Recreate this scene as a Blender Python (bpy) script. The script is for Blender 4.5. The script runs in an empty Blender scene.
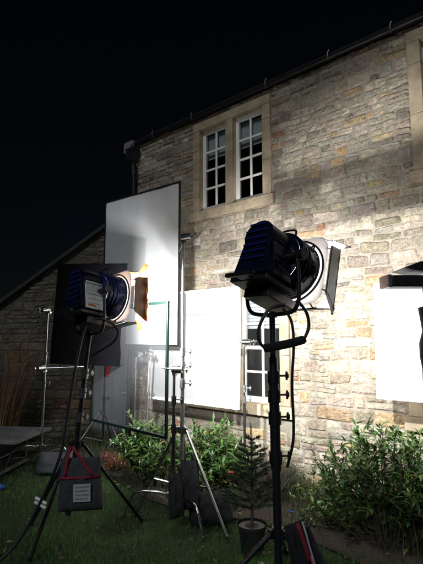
import bpy, math, random
from mathutils import Vector, Matrix, noise, Euler
R = math.radians
rnd = random.Random(11)
S = bpy.context.scene
COL = S.collection

# ------------------------------------------------------------------ helpers
class MB:
    """collects shapes, links them as ONE mesh object"""
    def __init__(self):
        self.v, self.f, self.mi, self.c, self.sm = [], [], [], [], []
    def add(self, vs, fs, m=0, col=None, smooth=False):
        o = len(self.v)
        self.v += [tuple(p) for p in vs]
        for f in fs:
            self.f.append([i + o for i in f]); self.mi.append(m); self.c.append(col or (1, 1, 1)); self.sm.append(smooth)
    def box(self, c, s, rot=None, m=0, col=None):
        hx, hy, hz = s[0] / 2, s[1] / 2, s[2] / 2
        M = rot or Matrix.Identity(3)
        vs = [Vector(c) + M @ Vector((x * hx, y * hy, z * hz)) for x in (-1, 1) for y in (-1, 1) for z in (-1, 1)]
        self.add(vs, [(0, 1, 3, 2), (4, 6, 7, 5), (0, 4, 5, 1), (2, 3, 7, 6), (0, 2, 6, 4), (1, 5, 7, 3)], m, col)
    def lohi(self, a, b, m=0, col=None):
        self.box([(a[i] + b[i]) / 2 for i in range(3)], [abs(b[i] - a[i]) for i in range(3)], None, m, col)
    def tube(self, pts, r, n=10, m=0, cap=True, col=None):
        pts = [Vector(p) for p in pts]
        rs = r if isinstance(r, (list, tuple)) else [r] * len(pts)
        t0 = (pts[1] - pts[0]).normalized()
        u = t0.orthogonal().normalized()
        vs, fs = [], []
        for i, p in enumerate(pts):
            if i == 0: t = t0
            elif i == len(pts) - 1: t = (pts[i] - pts[i - 1]).normalized()
            else: t = ((pts[i + 1] - pts[i]).normalized() + (pts[i] - pts[i - 1]).normalized()).normalized()
            u = (u - t * u.dot(t)).normalized(); w = t.cross(u)
            for k in range(n):
                a = 2 * math.pi * k / n
                vs.append(p + (u * math.cos(a) + w * math.sin(a)) * rs[i])
        for i in range(len(pts) - 1):
            for k in range(n):
                k2 = (k + 1) % n
                fs.append((i * n + k, i * n + k2, (i + 1) * n + k2, (i + 1) * n + k))
        self.add(vs, fs, m, col, True)
        if cap:
            o = len(vs)
            self.add(vs[:n], [list(range(n))[::-1]], m, col)
            self.add(vs[-n:], [list(range(n))], m, col)
    def ring(self, y0, y1, r0, r1, ri0, ri1, n=48, m=0, c=(0, 0)):
        """annulus solid around the local Y axis"""
        vs, fs = [], []
        for k in range(n):
            a = 2 * math.pi * k / n; ca, sa = math.cos(a), math.sin(a)
            for (y, r) in ((y0, r0), (y1, r1), (y1, ri1), (y0, ri0)):
                vs.append((c[0] + ca * r, y, c[1] + sa * r))
        for k in range(n):
            b, d = k * 4, ((k + 1) % n) * 4
            for j in range(4):
                fs.append((b + j, b + (j + 1) % 4, d + (j + 1) % 4, d + j))
        self.add(vs, fs, m, None, True)
    def prism(self, prof, y0, y1, m=0, s1=1.0, smooth=False):
        """profile in x,z extruded along Y"""
        n = len(prof)
        cx = sum(p[0] for p in prof) / n; cz = sum(p[1] for p in prof) / n
        vs = [(p[0], y0, p[1]) for p in prof] + [(cx + (p[0] - cx) * s1, y1, cz + (p[1] - cz) * s1) for p in prof]
        self.add(vs, [(k, (k + 1) % n, (k + 1) % n + n, k + n) for k in range(n)], m, None, smooth)
        self.add(vs[:n], [list(range(n))[::-1]], m); self.add(vs[n:], [list(range(n))], m)
    def sheet(self, fn, nu, nv, m=0, thick=0.0, col=None, smooth=True):
        vs = [fn(i / nu, j / nv) for j in range(nv + 1) for i in range(nu + 1)]
        fs = [(j * (nu + 1) + i, j * (nu + 1) + i + 1, (j + 1) * (nu + 1) + i + 1, (j + 1) * (nu + 1) + i) for j in range(nv) for i in range(nu)]
        self.add(vs, fs, m, col, smooth)
    def build(self, name, mats, parent=None, sharp=40, bevel=0, thick=0, colors=False, loc=None):
        me = bpy.data.meshes.new(name)
        me.from_pydata(self.v, [], self.f)
        for mt in (mats if isinstance(mats, (list, tuple)) else [mats]): me.materials.append(mt)
        me.polygons.foreach_set('material_index', self.mi)
        me.polygons.foreach_set('use_smooth', [bool(s) for s in self.sm])
        if colors:
            at = me.color_attributes.new('tint', 'FLOAT_COLOR', 'CORNER')
            flat = []
            for f, c in zip(self.f, self.c):
                flat += [c[0], c[1], c[2], 1.0] * len(f)
            at.data.foreach_set('color', flat)
        me.update()
        if any(self.sm):
            me.set_sharp_from_angle(angle=R(sharp))
        o = bpy.data.objects.new(name, me); COL.objects.link(o)
        if parent: o.parent = parent
        if loc: o.location = loc
        if thick:
            md = o.modifiers.new('thickness', 'SOLIDIFY'); md.thickness = thick; md.offset = 0
        if bevel:
            md = o.modifiers.new('edge', 'BEVEL'); md.width = bevel; md.segments = 2; md.limit_method = 'ANGLE'
        return o

def tag(o, label=None, cat=None, group=None, kind=None):
    if label: o['label'] = label
    if cat: o['category'] = cat
    if group: o['group'] = group
    if kind: o['kind'] = kind
    return o
def thing(name, label, cat, loc=(0, 0, 0), rot=(0, 0, 0), group=None):
    o = bpy.data.objects.new(name, None); COL.objects.link(o)
    o.location = loc; o.rotation_euler = rot; o.empty_display_size = .1
    return tag(o, label, cat, group)
def curve(pts, n=8):
    """Catmull-Rom through the points"""
    pts = [Vector(p) for p in pts]
    q = [pts[0] * 2 - pts[1]] + pts + [pts[-1] * 2 - pts[-2]]
    out = []
    for i in range(1, len(q) - 2):
        a, b, c, d = q[i - 1:i + 3]
        for k in range(n):
            t = k / n
            out.append(.5 * (2 * b + (c - a) * t + (2 * a - 5 * b + 4 * c - d) * t * t + (3 * b - a - 3 * c + d) * t ** 3))
    out.append(pts[-1]); return out

# ------------------------------------------------------------------ materials
def mat(name, col, rough=.6, metal=0., var=0., scale=8., bump=0., bscale=40., tint=False, spec=.5, sheen=0.):
    m = bpy.data.materials.new(name); m.use_nodes = True
    nt = m.node_tree; b = nt.nodes['Principled BSDF']
    b.inputs['Base Color'].default_value = (*col, 1); b.inputs['Roughness'].default_value = rough
    b.inputs['Metallic'].default_value = metal; b.inputs['Specular IOR Level'].default_value = spec
    if sheen: b.inputs['Sheen Weight'].default_value = sheen
    L = nt.links.new
    tc = nt.nodes.new('ShaderNodeTexCoord')
    src = None
    if tint:
        a = nt.nodes.new('ShaderNodeVertexColor'); a.layer_name = 'tint'; src = a.outputs['Color']
    if var:
        n = nt.nodes.new('ShaderNodeTexNoise'); n.inputs['Scale'].default_value = scale; n.inputs['Detail'].default_value = 6; n.inputs['Roughness'].default_value = .65
        L(tc.outputs['Object'], n.inputs['Vector'])
        mr = nt.nodes.new('ShaderNodeMapRange'); mr.inputs[1].default_value = .3; mr.inputs[2].default_value = .7
        mr.inputs[3].default_value = 1 - var; mr.inputs[4].default_value = 1 + var
        L(n.outputs['Fac'], mr.inputs[0])
        mx = nt.nodes.new('ShaderNodeMix'); mx.data_type = 'RGBA'; mx.blend_type = 'MULTIPLY'; mx.inputs[0].default_value = 1
        if src: L(src, mx.inputs[6])
        else: mx.inputs[6].default_value = (*col, 1)
        L(mr.outputs[0], mx.inputs[7]); src = mx.outputs[2]
        rr = nt.nodes.new('ShaderNodeMapRange'); rr.inputs[3].default_value = max(0, rough - .12); rr.inputs[4].default_value = min(1, rough + .12)
        L(n.outputs['Fac'], rr.inputs[0]); L(rr.outputs[0], b.inputs['Roughness'])
    if src: L(src, b.inputs['Base Color'])
    if bump:
        n2 = nt.nodes.new('ShaderNodeTexNoise'); n2.inputs['Scale'].default_value = bscale; n2.inputs['Detail'].default_value = 8; n2.inputs['Roughness'].default_value = .6
        L(tc.outputs['Object'], n2.inputs['Vector'])
        bp = nt.nodes.new('ShaderNodeBump'); bp.inputs['Strength'].default_value = bump; bp.inputs['Distance'].default_value = .012
        L(n2.outputs['Fac'], bp.inputs['Height']); L(bp.outputs[0], b.inputs['Normal'])
    return m

def translucent_mat(name, col, trans=.3, transp=0., tint=False, rough=.5, var=0.):
    m = mat(name, col, rough, tint=tint, var=var, scale=5)
    nt = m.node_tree; L = nt.links.new
    b = nt.nodes['Principled BSDF']; out = nt.nodes['Material Output']
    t = nt.nodes.new('ShaderNodeBsdfTranslucent'); t.inputs[0].default_value = (*col, 1)
    if b.inputs['Base Color'].links: L(b.inputs['Base Color'].links[0].from_socket, t.inputs[0])
    mx = nt.nodes.new('ShaderNodeMixShader'); mx.inputs[0].default_value = trans
    L(b.outputs[0], mx.inputs[1]); L(t.outputs[0], mx.inputs[2]); res = mx.outputs[0]
    if transp:
        tr = nt.nodes.new('ShaderNodeBsdfTransparent'); m2 = nt.nodes.new('ShaderNodeMixShader'); m2.inputs[0].default_value = transp
        L(res, m2.inputs[1]); L(tr.outputs[0], m2.inputs[2]); res = m2.outputs[0]
    L(res, out.inputs['Surface']); return m

def stone_material():
    m = mat('rubble stone', (.3, .27, .22), .85, var=.42, scale=26, bump=1., bscale=70, tint=True, spec=.25)
    nt = m.node_tree; L = nt.links.new; b = nt.nodes['Principled BSDF']
    # lichen and weather blotches over the tint
    tc = next(n for n in nt.nodes if n.type == 'TEX_COORD')
    n = nt.nodes.new('ShaderNodeTexNoise'); n.inputs['Scale'].default_value = 22; n.inputs['Detail'].default_value = 8
    L(tc.outputs['Object'], n.inputs['Vector'])
    cr = nt.nodes.new('ShaderNodeMapRange'); cr.inputs[1].default_value = .56; cr.inputs[2].default_value = .72; cr.inputs[4].default_value = .55
    L(n.outputs['Fac'], cr.inputs[0])
    mx = nt.nodes.new('ShaderNodeMix'); mx.data_type = 'RGBA'
    L(cr.outputs[0], mx.inputs[0]); L(b.inputs['Base Color'].links[0].from_socket, mx.inputs[6])
    mx.inputs[7].default_value = (.36, .33, .27, 1); L(mx.outputs[2], b.inputs['Base Color'])
    n3 = nt.nodes.new('ShaderNodeTexNoise'); n3.inputs['Scale'].default_value = 13; n3.inputs['Detail'].default_value = 9
    L(tc.outputs['Object'], n3.inputs['Vector'])
    c3 = nt.nodes.new('ShaderNodeMapRange'); c3.inputs[1].default_value = .58; c3.inputs[2].default_value = .7; c3.inputs[4].default_value = .6
    L(n3.outputs['Fac'], c3.inputs[0])
    n4 = nt.nodes.new('ShaderNodeTexNoise'); n4.inputs['Scale'].default_value = 130; n4.inputs['Detail'].default_value = 4
    L(tc.outputs['Object'], n4.inputs['Vector'])
    c4 = nt.nodes.new('ShaderNodeMapRange'); c4.inputs[1].default_value = .3; c4.inputs[2].default_value = .7; c4.inputs[3].default_value = .6; c4.inputs[4].default_value = 1.4
    L(n4.outputs['Fac'], c4.inputs[0])
    m4 = nt.nodes.new('ShaderNodeMix'); m4.data_type = 'RGBA'; m4.blend_type = 'MULTIPLY'; m4.inputs[0].default_value = 1
    L(mx.outputs[2], m4.inputs[6]); L(c4.outputs[0], m4.inputs[7]); mx = m4
    m3 = nt.nodes.new('ShaderNodeMix'); m3.data_type = 'RGBA'
    L(c3.outputs[0], m3.inputs[0]); L(mx.outputs[2], m3.inputs[6]); m3.inputs[7].default_value = (.11, .10, .085, 1)
    L(m3.outputs[2], b.inputs['Base Color'])
    return m

M = dict(
    stone=stone_material(),
    mortar=mat('lime mortar', (.255, .225, .178), .95, var=.3, scale=14, bump=.8, bscale=60, spec=.2),
    dimmortar=mat('dimmed wing mortar', (.085, .078, .066), .95, var=.3, scale=14, bump=.8, bscale=60, spec=.2),  # darkened copy of the lime mortar, the wing's dimness put into its colour
    dressed=mat('dressed limestone', (.34, .27, .18), .8, var=.38, scale=5, bump=.5, bscale=70, spec=.25),
    kneeler=mat('pale kneeler stone', (.18, .165, .15), .8, var=.15, bump=.3),
    sash=mat('cream window paint', (.72, .69, .62), .45, var=.05, scale=20),
    blind=mat('pale window blind', (.75, .76, .78), .8),
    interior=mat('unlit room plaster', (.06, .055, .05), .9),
    slate=mat('stone roof tile', (.03, .029, .028), .85, var=.3, bump=.6),
    gutter=mat('black cast iron', (.02, .02, .022), .35, metal=.3, var=.2),
    bracket=mat('galvanised strap', (.16, .16, .16), .5, metal=.6),
    black=mat('matt black paint', (.010, .010, .012), .45, var=.3, scale=20),
    heat=mat('heat stained barn door', (.12, .05, .024), .5, metal=.2, var=.5, scale=9),
    inner=mat('pale barn door lining', (.78, .76, .74), .45, metal=.05, var=.2, scale=12),
    blue=mat('blue lamp enamel', (.015, .03, .22), .3, metal=.2, var=.15, scale=20),  # blue paint, brightened so the vent slats stand in for rim glints
    darkblue=mat('dark blue lamp enamel', (.006, .008, .024), .22, metal=.1, var=.2, scale=20),
    collarblue=mat('deep blue collar enamel', (.010, .018, .09), .3, metal=.2, var=.2, scale=20),
    silver=mat('silver lamp panel', (.72, .73, .75), .5, metal=.05, var=.12, scale=25),
    chrome=mat('chromed steel', (.62, .62, .62), .22, metal=1., var=.1, scale=30),
    steel=mat('dull steel', (.33, .33, .34), .38, metal=.9, var=.2, scale=30),
    darksteel=mat('dark steel', (.06, .06, .065), .35, metal=.8, var=.2, scale=30),
    rubber=mat('black cable rubber', (.012, .012, .012), .5, var=.2),
    bag=mat('dark grey canvas', (.042, .044, .05), .9, var=.25, scale=14, bump=.6, bscale=130),
    blackbag=mat('black canvas', (.010, .010, .012), .85, var=.3, scale=14, bump=.6, bscale=120),
    strap=mat('dark red webbing', (.26, .014, .03), .8, var=.2, bump=.3, bscale=300),
    redtape=mat('red cloth', (.5, .03, .05), .7, var=.1),
    label=mat('off white patch', (.42, .42, .42), .8, var=.12, scale=30),
    ink=mat('grey print', (.2, .2, .2), .8),
    white=mat('white painted frame', (.78, .78, .77), .5, var=.04),
    board=translucent_mat('white diffusion sheet', (.62, .62, .615), .42, .12, var=.07),
    diffusion=translucent_mat('white silk', (.78, .78, .78), .4, var=.05),
    flag=mat('black duvetyne', (.0022, .0022, .0026), .95, var=.2, scale=6, spec=0.),
    green=mat('green gloss frame', (.0018, .009, .007), .35, metal=0.),
    scrim=translucent_mat('clear frost film', (.55, .57, .60), .4, .95),
    doorplate=translucent_mat('white diffusion on the barn door frame', (.84, .83, .82), .65, var=.12),
    frost=translucent_mat('crumpled frost gel', (.85, .72, .68), .6, .05),
    geldim=translucent_mat('rust brown gel', (.30, .10, .05), .5, .05),
    gel=translucent_mat('orange gel', (.85, .30, .05), .6, .1),
    carttop=mat('scuffed grey metal sheet', (.17, .175, .18), .5, metal=.3, var=.35, scale=6),
    door=mat('grey painted door', (.20, .20, .205), .6, var=.1, scale=4, bump=.1),
    pot=mat('black plastic pot', (.02, .02, .02), .5, var=.2),
    leaf=translucent_mat('laurel leaf', (.05, .09, .03), .25, tint=True, rough=.38),
    needle=translucent_mat('spruce needle', (.03, .06, .03), .1, tint=True, rough=.6),
    twig=mat('brown twig', (.075, .055, .035), .85, var=.3, scale=30),
    dry=mat('dry stem', (.16, .12, .08), .9, var=.4, scale=12, tint=True),
    grass=translucent_mat('grass blade', (.05, .09, .025), .3, tint=True, rough=.6),
    lawn=mat('lawn soil', (.018, .034, .010), .95, var=.5, scale=3, bump=1., bscale=50),
    soil=mat('bed soil', (.035, .026, .018), .95, var=.4, scale=8, bump=1., bscale=40),
    petal=mat('red petal', (.55, .02, .03), .6),
    orange=translucent_mat('russet foliage', (.28, .09, .03), .3, tint=True),
    bluepl=mat('blue plastic', (.03, .12, .5), .35),
    foam=mat('black foam sleeve', (.013, .013, .014), .95, bump=.5, bscale=200),
    orangelabel=mat('orange warning label', (.55, .13, .04), .5),
)
glass = bpy.data.materials.new('window glass'); glass.use_nodes = True
nt = glass.node_tree; nt.nodes.remove(nt.nodes['Principled BSDF'])
g_ = nt.nodes.new('ShaderNodeBsdfGlossy'); g_.inputs['Roughness'].default_value = .03
t_ = nt.nodes.new('ShaderNodeBsdfTransparent'); t_.inputs[0].default_value = (.85, .88, .88, 1)
f_ = nt.nodes.new('ShaderNodeFresnel'); f_.inputs[0].default_value = 1.5
x_ = nt.nodes.new('ShaderNodeMixShader')
nt.links.new(f_.outputs[0], x_.inputs[0]); nt.links.new(t_.outputs[0], x_.inputs[1]); nt.links.new(g_.outputs[0], x_.inputs[2])
nt.links.new(x_.outputs[0], nt.nodes['Material Output'].inputs['Surface'])
M['glass'] = glass
lens = bpy.data.materials.new('lit fresnel lens'); lens.use_nodes = True
nt = lens.node_tree; nt.nodes.remove(nt.nodes['Principled BSDF'])
e_ = nt.nodes.new('ShaderNodeEmission'); e_.inputs[0].default_value = (.93, .97, 1, 1); e_.inputs[1].default_value = 12
t_ = nt.nodes.new('ShaderNodeBsdfTransparent'); a_ = nt.nodes.new('ShaderNodeAddShader')
nt.links.new(e_.outputs[0], a_.inputs[0]); nt.links.new(t_.outputs[0], a_.inputs[1]); nt.links.new(a_.outputs[0], nt.nodes['Material Output'].inputs['Surface'])
M['lens'] = lens

# ------------------------------------------------------------------ stone walling
PAL = [((.28, .25, .215), 5), ((.34, .31, .27), 4), ((.235, .21, .18), 4), ((.30, .285, .265), 4), ((.40, .37, .325), 2),
       ((.31, .24, .155), 1.6), ((.31, .20, .13), .4), ((.25, .135, .10), .25), ((.18, .165, .15), 2)]
def pick(r):
    t = r.random() * sum(w for _, w in PAL)
    for c, w in PAL:
        t -= w
        if t <= 0: break
    k = r.uniform(.72, 1.2)
    return tuple(x * k * wm * r.uniform(.95, 1.05) for x, wm in zip(c, (1.05, .97, .82)))
def walling(mb, s0, s1, z0, z1, rects, r, inside=None, tone=1., hmin=.06, hmax=.15, seed=0., proud=1.):
    """courses of squared rubble: every stone a bulging face set in the mortar plane y=0, facing -y"""
    z = z0
    levels = sorted({q for rc in rects for q in (rc[2], rc[3])})
    while z < z1 - .02:
        h = r.uniform(hmin, hmax)
        for l in levels:
            if z < l - .001 and abs(z + h - l) < .045: h = l - z
        h = min(h, z1 - z)
        free = [(s0, s1)]
        for (a, b, c, d) in rects:
            if z + h > c + .03 and z < d - .03:
                nf = []
                for (p, q) in free:
                    if a > p: nf.append((p, min(q, a)))
                    if b < q: nf.append((max(p, b), q))
                free = [t for t in nf if t[1] - t[0] > .03]
        for (p, q) in free:
            s = p
            while s < q - .001:
                w = r.choice((r.uniform(.07, .15), r.uniform(.12, .25), r.uniform(.18, .33))) * (1 + .25 * (h > .12))
                if q - (s + w) < .11: w = q - s
                k = r.random()
                if k < .42 and h > .095:
                    c = z + h * r.uniform(.38, .62)
                    parts = [(s, s + w, z, c), (s, s + w, c, z + h)]
                    if w > .26:
                        mid = s + w * r.uniform(.35, .65)
                        parts = [(s, s + w, z, c), (s, mid, c, z + h), (mid, s + w, c, z + h)]
                else: parts = [(s, s + w, z, z + h)]
                for (a, b, c, d) in parts:
                    if inside and not inside((a + b) / 2, d): continue
                    stone(mb, a, b, c, d, r, seed, proud, tone)
                s += w
        z += h
def stone(mb, a, b, c, d, r, seed, proud, tone=1.):
    j = r.uniform(.0015, .0045); a += j; b -= j; c += j; d -= j
    if b - a < .02 or d - c < .015: return
    w, h = b - a, d - c
    nx = max(4, min(12, int(w / .022))); nz = max(4, min(8, int(h / .018)))
    dep = r.uniform(.004, .017) * proud; sx, sz = r.uniform(-.012, .012), r.uniform(-.008, .008)
    col = tuple(q * tone for q in pick(r)); vs = []
    rad = min(w, h) * r.uniform(.06, .2)
    sk = [r.uniform(-.02, .02) for _ in range(4)]
    for k in range(nz + 1):
        v = k / nz
        for i in range(nx + 1):
            u = i / nx
            x = a + w * u + (v - .5) * (sk[0] if u < .5 else sk[1]); zz = c + h * v + (u - .5) * (sk[2] if v < .5 else sk[3])
            # round the corners
            dx = max(0, rad - min(u, 1 - u) * w); dz = max(0, rad - min(v, 1 - v) * h)
            l = math.hypot(dx, dz)
            if l > rad:
                x += (1 if u < .5 else -1) * dx * (1 - rad / l); zz += (1 if v < .5 else -1) * dz * (1 - rad / l)
            e = min(u * w, (1 - u) * w, v * h, (1 - v) * h)
            y = -(.003 + dep * min(1, (e / .012)) ** .6)
            if e <= 1e-6: y = .003
            y += sx * (u - .5) + sz * (v - .5)
            p = Vector((x * 7 + seed, zz * 7, seed))
            nn = noise.noise(p * 3.2)
            if e > 1e-6: y -= nn * .006 + noise.noise(p * 7) * .006 + noise.noise(p * 17) * .004
            q = Vector((x * 1.9 + seed, zz * 1.9, 3.1 + seed))
            x += noise.noise(q) * .022 + noise.noise(p * 2.1 + Vector((5, 0, 0))) * .007 + noise.noise(p * 8 + Vector((5, 0, 3))) * .005
            zz += noise.noise(q + Vector((9, 4, 0))) * .022 + noise.noise(p * 2.1 + Vector((0, 5, 0))) * .007 + noise.noise(p * 8 + Vector((0, 5, 3))) * .005
            vs.append((x, y, zz))
    n1 = nx + 1
    fs = [(k * n1 + i, k * n1 + i + 1, (k + 1) * n1 + i + 1, (k + 1) * n1 + i) for k in range(nz) for i in range(nx)]
    mb.add(vs, fs, 1, col, False)
def wall_with_holes(mb, s0, s1, z0, z1, holes, depth, m=0):
    """slab y 0..depth with rectangular through openings"""
    xs = sorted({s0, s1, *[h[0] for h in holes], *[h[1] for h in holes]}); zs = sorted({z0, z1, *[h[2] for h in holes], *[h[3] for h in holes]})
    for i in range(len(xs) - 1):
        for k in range(len(zs) - 1):
            cx, cz = (xs[i] + xs[i + 1]) / 2, (zs[k] + zs[k + 1]) / 2
            if any(h[0] < cx < h[1] and h[2] < cz < h[3] for h in holes): continue
            for y, fl in ((0, 0), (depth, 1)):
                q = [(xs[i], y, zs[k]), (xs[i + 1], y, zs[k]), (xs[i + 1], y, zs[k + 1]), (xs[i], y, zs[k + 1])]
                mb.add(q[::-1] if fl else q, [(0, 1, 2, 3)], m)
    def rev(a, b, c, d):
        mb.add([(a, 0, c), (a, depth, c), (a, depth, d), (a, 0, d)], [(0, 1, 2, 3)], m); mb.add([(b, 0, c), (b, depth, c), (b, depth, d), (b, 0, d)], [(3, 2, 1, 0)], m)
        mb.add([(a, 0, c), (b, 0, c), (b, depth, c), (a, depth, c)], [(0, 1, 2, 3)], m); mb.add([(a, 0, d), (b, 0, d), (b, depth, d), (a, depth, d)], [(3, 2, 1, 0)], m)
    for h in holes: rev(*h)
    rev(s0, s1, z0, z1)

# ------------------------------------------------------------------ the stone house (local x along the front, y into the house)
AZ = 49.2
house = thing('stone_house', 'two storey rubble stone house with cream mullioned windows, lit by film lamps', 'house', (-1.172, 6.877, 0), (0, 0, R(AZ - 90)))
WIN = [(1.22, 2.53, 3.19, 4.63), (1.18, 2.73, .68, 2.22), (4.17, 5.5, 3.05, 4.64), (4.0, 5.5, .72, 2.2)]
mb = MB()
rr = random.Random(5)
wall_with_holes(mb, -.12, 5.9, -.15, 4.70, WIN, .45, 0)
walling(mb, -.12, 5.9, -.1, 4.705, WIN, rr, seed=2.3)
# return wall of the left corner, its stones turned round the corner
n0 = len(mb.v)
walling(mb, 0, 3.0, -.1, 4.65, [], random.Random(9), seed=7.7)
for i in range(n0, len(mb.v)):
    x, y, z = mb.v[i]; mb.v[i] = (-.12 + y, 3.0 - x + .0, z)
mb.lohi((-.118, .45, -.15), (.3, 3.0, 4.66), 0)
mb.build('wall', [M['mortar'], M['stone']], house, colors=True, sharp=60)

def window(w, cols, rows, glow=0):
    s0, s1, z0, z1 = w
    bw = .125; mid = (s0 + s1) / 2; mw = .06
    fr = MB(); y0, y1 = -.028, .17
    rj = random.Random(int(s0 * 100))
    # jamb stones of uneven length, lintel, sill, mullion
    for a, b in ((s0, s0 + bw), (s1 - bw, s1)):
        z = z0 + .13
        while z < z1 - .12:
            h = min(rj.uniform(.34, .6), z1 - .12 - z)
            if z1 - .12 - z - h < .12: h = z1 - .12 - z
            fr.lohi((a, y0 - rj.uniform(0, .005), z + .002), (b, y1, z + h - .002)); z += h
    fr.lohi((s0 - .002, y0 - .006, z1 - .12), (s1 + .002, y1, z1))
    fr.lohi((s0 - .04, y0 - .03, z0), (mid - .003, y1, z0 + .13)); fr.lohi((mid + .003, y0 - .03, z0), (s1 + .04, y1, z0 + .13))
    fr.lohi((mid - mw, y0 - .003, z0 + .13), (mid + mw, y1 - .003, z1 - .12))
    f = fr.build('window', M['dressed'], house, bevel=.008)
    for a, b in ((s0 + bw, mid - mw), (mid + mw, s1 - bw)):
        c, d = z0 + .13, z1 - .12
        sb = MB(); t = .05; ys, ye = .05, .10
        sb.lohi((a, ys, c), (a + t, ye, d)); sb.lohi((b - t, ys, c), (b, ye, d))
        sb.lohi((a + t, ys, c), (b - t, ye, c + .07)); sb.lohi((a + t, ys, d - .055), (b - t, ye, d))
        ga, gb, gc, gd = a + t, b - t, c + .07, d - .055
        for i in range(1, cols):
            x = ga + (gb - ga) * i / cols; sb.lohi((x - .014, ys + .012, gc), (x + .014, ye - .014, gd))
        for k in range(1, rows):
            z = gc + (gd - gc) * k / rows; e = .014 if not (rows == 4 and k == 2 and glow) else .022
            sb.lohi((ga, ys + .009, z - e), (gb, ye - .011, z + e))
        so = sb.build('sash', M['sash'], f, bevel=.004)
        pb = MB(); tl = rj.uniform(-.006, .006)
        for i in range(cols):
            for k in range(rows):
                xa, xb = ga + (gb - ga) * i / cols, ga + (gb - ga) * (i + 1) / cols
                za, zb = gc + (gd - gc) * k / rows, gc + (gd - gc) * (k + 1) / rows
                q = rj.uniform(-.0035, .0035); q2 = rj.uniform(-.003, .003)
                pb.add([(xa, .075 + q, za), (xb, .075 - q, za), (xb, .075 - q + q2, zb), (xa, .075 + q + q2, zb)], [(0, 1, 2, 3)])
        pb.build('pane', M['glass'], f)
        bl = MB()
        for k in range(8):
            zz = d - .07 - k * .045
            bl.box(((a + b) / 2, .135, zz), (b - a - .02, .004, .04), Matrix.Rotation(R(12), 3, 'X'))
        bl.build('blind', M['blind'], f)
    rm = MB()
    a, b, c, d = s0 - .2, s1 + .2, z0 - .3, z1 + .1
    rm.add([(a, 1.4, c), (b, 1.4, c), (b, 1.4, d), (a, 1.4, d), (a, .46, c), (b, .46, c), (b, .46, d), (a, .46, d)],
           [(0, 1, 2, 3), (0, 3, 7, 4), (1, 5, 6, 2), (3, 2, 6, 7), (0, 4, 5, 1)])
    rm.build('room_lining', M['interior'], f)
for i, w in enumerate(WIN): window(w, 2, 4, i in (1, 3))
# roof: overlapping stone tile courses climbing from the eave
mb = MB(); pit = R(29)
for k in range(22):
    a0 = k * .2
    y, z = -.055 + a0 * math.cos(pit), 4.742 + a0 * math.sin(pit)
    x = -.3
    while x < 6.0:
        w = rr.uniform(.18, .34); w = min(w, 6.0 - x)
        mb.box((x + w / 2, y + .13 * math.cos(pit), z + .13 * math.sin(pit) + .01), (w - .006, .28, .022 + rr.uniform(0, .006)), Matrix.Rotation(pit - R(4), 3, 'X'))
        x += w
mb.lohi((-.12, .02, 4.701), (5.9, .44, 4.75))
mb.add([(-.2, -.05, 4.755), (5.95, -.05, 4.755), (5.95, 3.2, 6.5), (-.2, 3.2, 6.5)], [(0, 1, 2, 3)])
mb.build('roof', M['slate'], house)
mb = MB()
mb.lohi((-.24, -.14, 4.58), (-.02, .3, 4.76)); mb.lohi((-.19, -.05, 4.50), (-.10, .3, 4.579))
mb.build('kneeler', M['kneeler'], house, bevel=.015)
mb = MB(); n = 10
for seg in range(1):
    prof = [(math.cos(math.pi + math.pi * k / n) * .034, math.sin(math.pi + math.pi * k / n) * .034) for k in range(n + 1)]
    prof += [(p[0] * .88, p[1] * .88) for p in prof[::-1]]
    vs = [(x, -.062 + p[0], 4.725 + p[1]) for x in (-.2, 5.95) for p in prof]; m_ = len(prof)
    mb.add(vs, [(k, (k + 1) % m_, (k + 1) % m_ + m_, k + m_) for k in range(m_)], 0, None, True)
mb.tube([(-.2, -.097, 4.727), (5.95, -.097, 4.727)], .005, 8)
gut = mb.build('gutter', M['gutter'], house)
for x in (.42, 1.25, 2.52, 3.36, 4.05, 4.8):
    mb = MB()
    mb.tube(curve([(x, -.02, 4.75), (x, -.06, 4.688), (x, -.095, 4.70), (x, -.105, 4.745), (x + .015, -.10, 4.785)], 5), .007, 6)
    mb.build('bracket', M['bracket'], gut)
mb = MB()
mb.prism([(-.09, 4.6), (.09, 4.6), (.09, 4.5), (.05, 4.4), (-.05, 4.4), (-.09, 4.5)], -.2, -.04)
mb.tube([(0, -.11, 4.68), (0, -.11, 4.55)], .04, 12)
mb.tube([(0, -.11, 4.42), (0, -.10, 4.25), (0, -.085, 4.1), (0, -.085, .1), (0, -.14, .02)], .037, 14)
for z in (4.2, 3.2, 2.0, .9): mb.tube([(0, -.085, z), (0, -.085, z + .07)], .047, 14)
dp = mb.build('drainpipe', M['gutter'], house); dp.location = (-.02, 0, 0)

# ------------------------------------------------------------------ the gabled wing set back at the left
wing = thing('stone_outbuilding', 'lower gabled stone wing with a sloping roof verge, dim behind the black flag', 'house', (-5.4, 7.25, 0), (0, 0, 0))
def vz(x): return .62 + (x) * .765     # verge height over local x
mb = MB()
vs = [(.9, 0, -.1), (4.42, 0, -.1), (4.42, 0, vz(4.42)), (.9, 0, vz(.9))]
mb.add(vs + [(x, .4, z) for x, _, z in vs], [(0, 1, 2, 3), (3, 2, 6, 7), (1, 5, 6, 2), (0, 3, 7, 4), (4, 7, 6, 5)], 0)
walling(mb, .9, 4.42, -.05, 4.0, [(3.48, 4.15, -.1, 1.38)], random.Random(21), inside=lambda s, z: z < vz(s) - .02, hmin=.07, hmax=.16, seed=5.1, tone=.42)  # tone darkens the stone colours so the wing stays dim
mb.build('wall', [M['dimmortar'], M['stone']], wing, colors=True, sharp=60)
mb = MB(); a = math.atan(.765)
mb.box((2.55, .9, vz(2.55) + .045), (4.9, 2.0, .05), Matrix.Rotation(-a, 3, 'Y'))
mb.build('roof', M['slate'], wing)
mb = MB()
mb.lohi((3.5, -.03, .0), (4.13, .05, 1.36)); mb.lohi((3.47, -.045, 1.36), (4.16, .04, 1.42))
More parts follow.
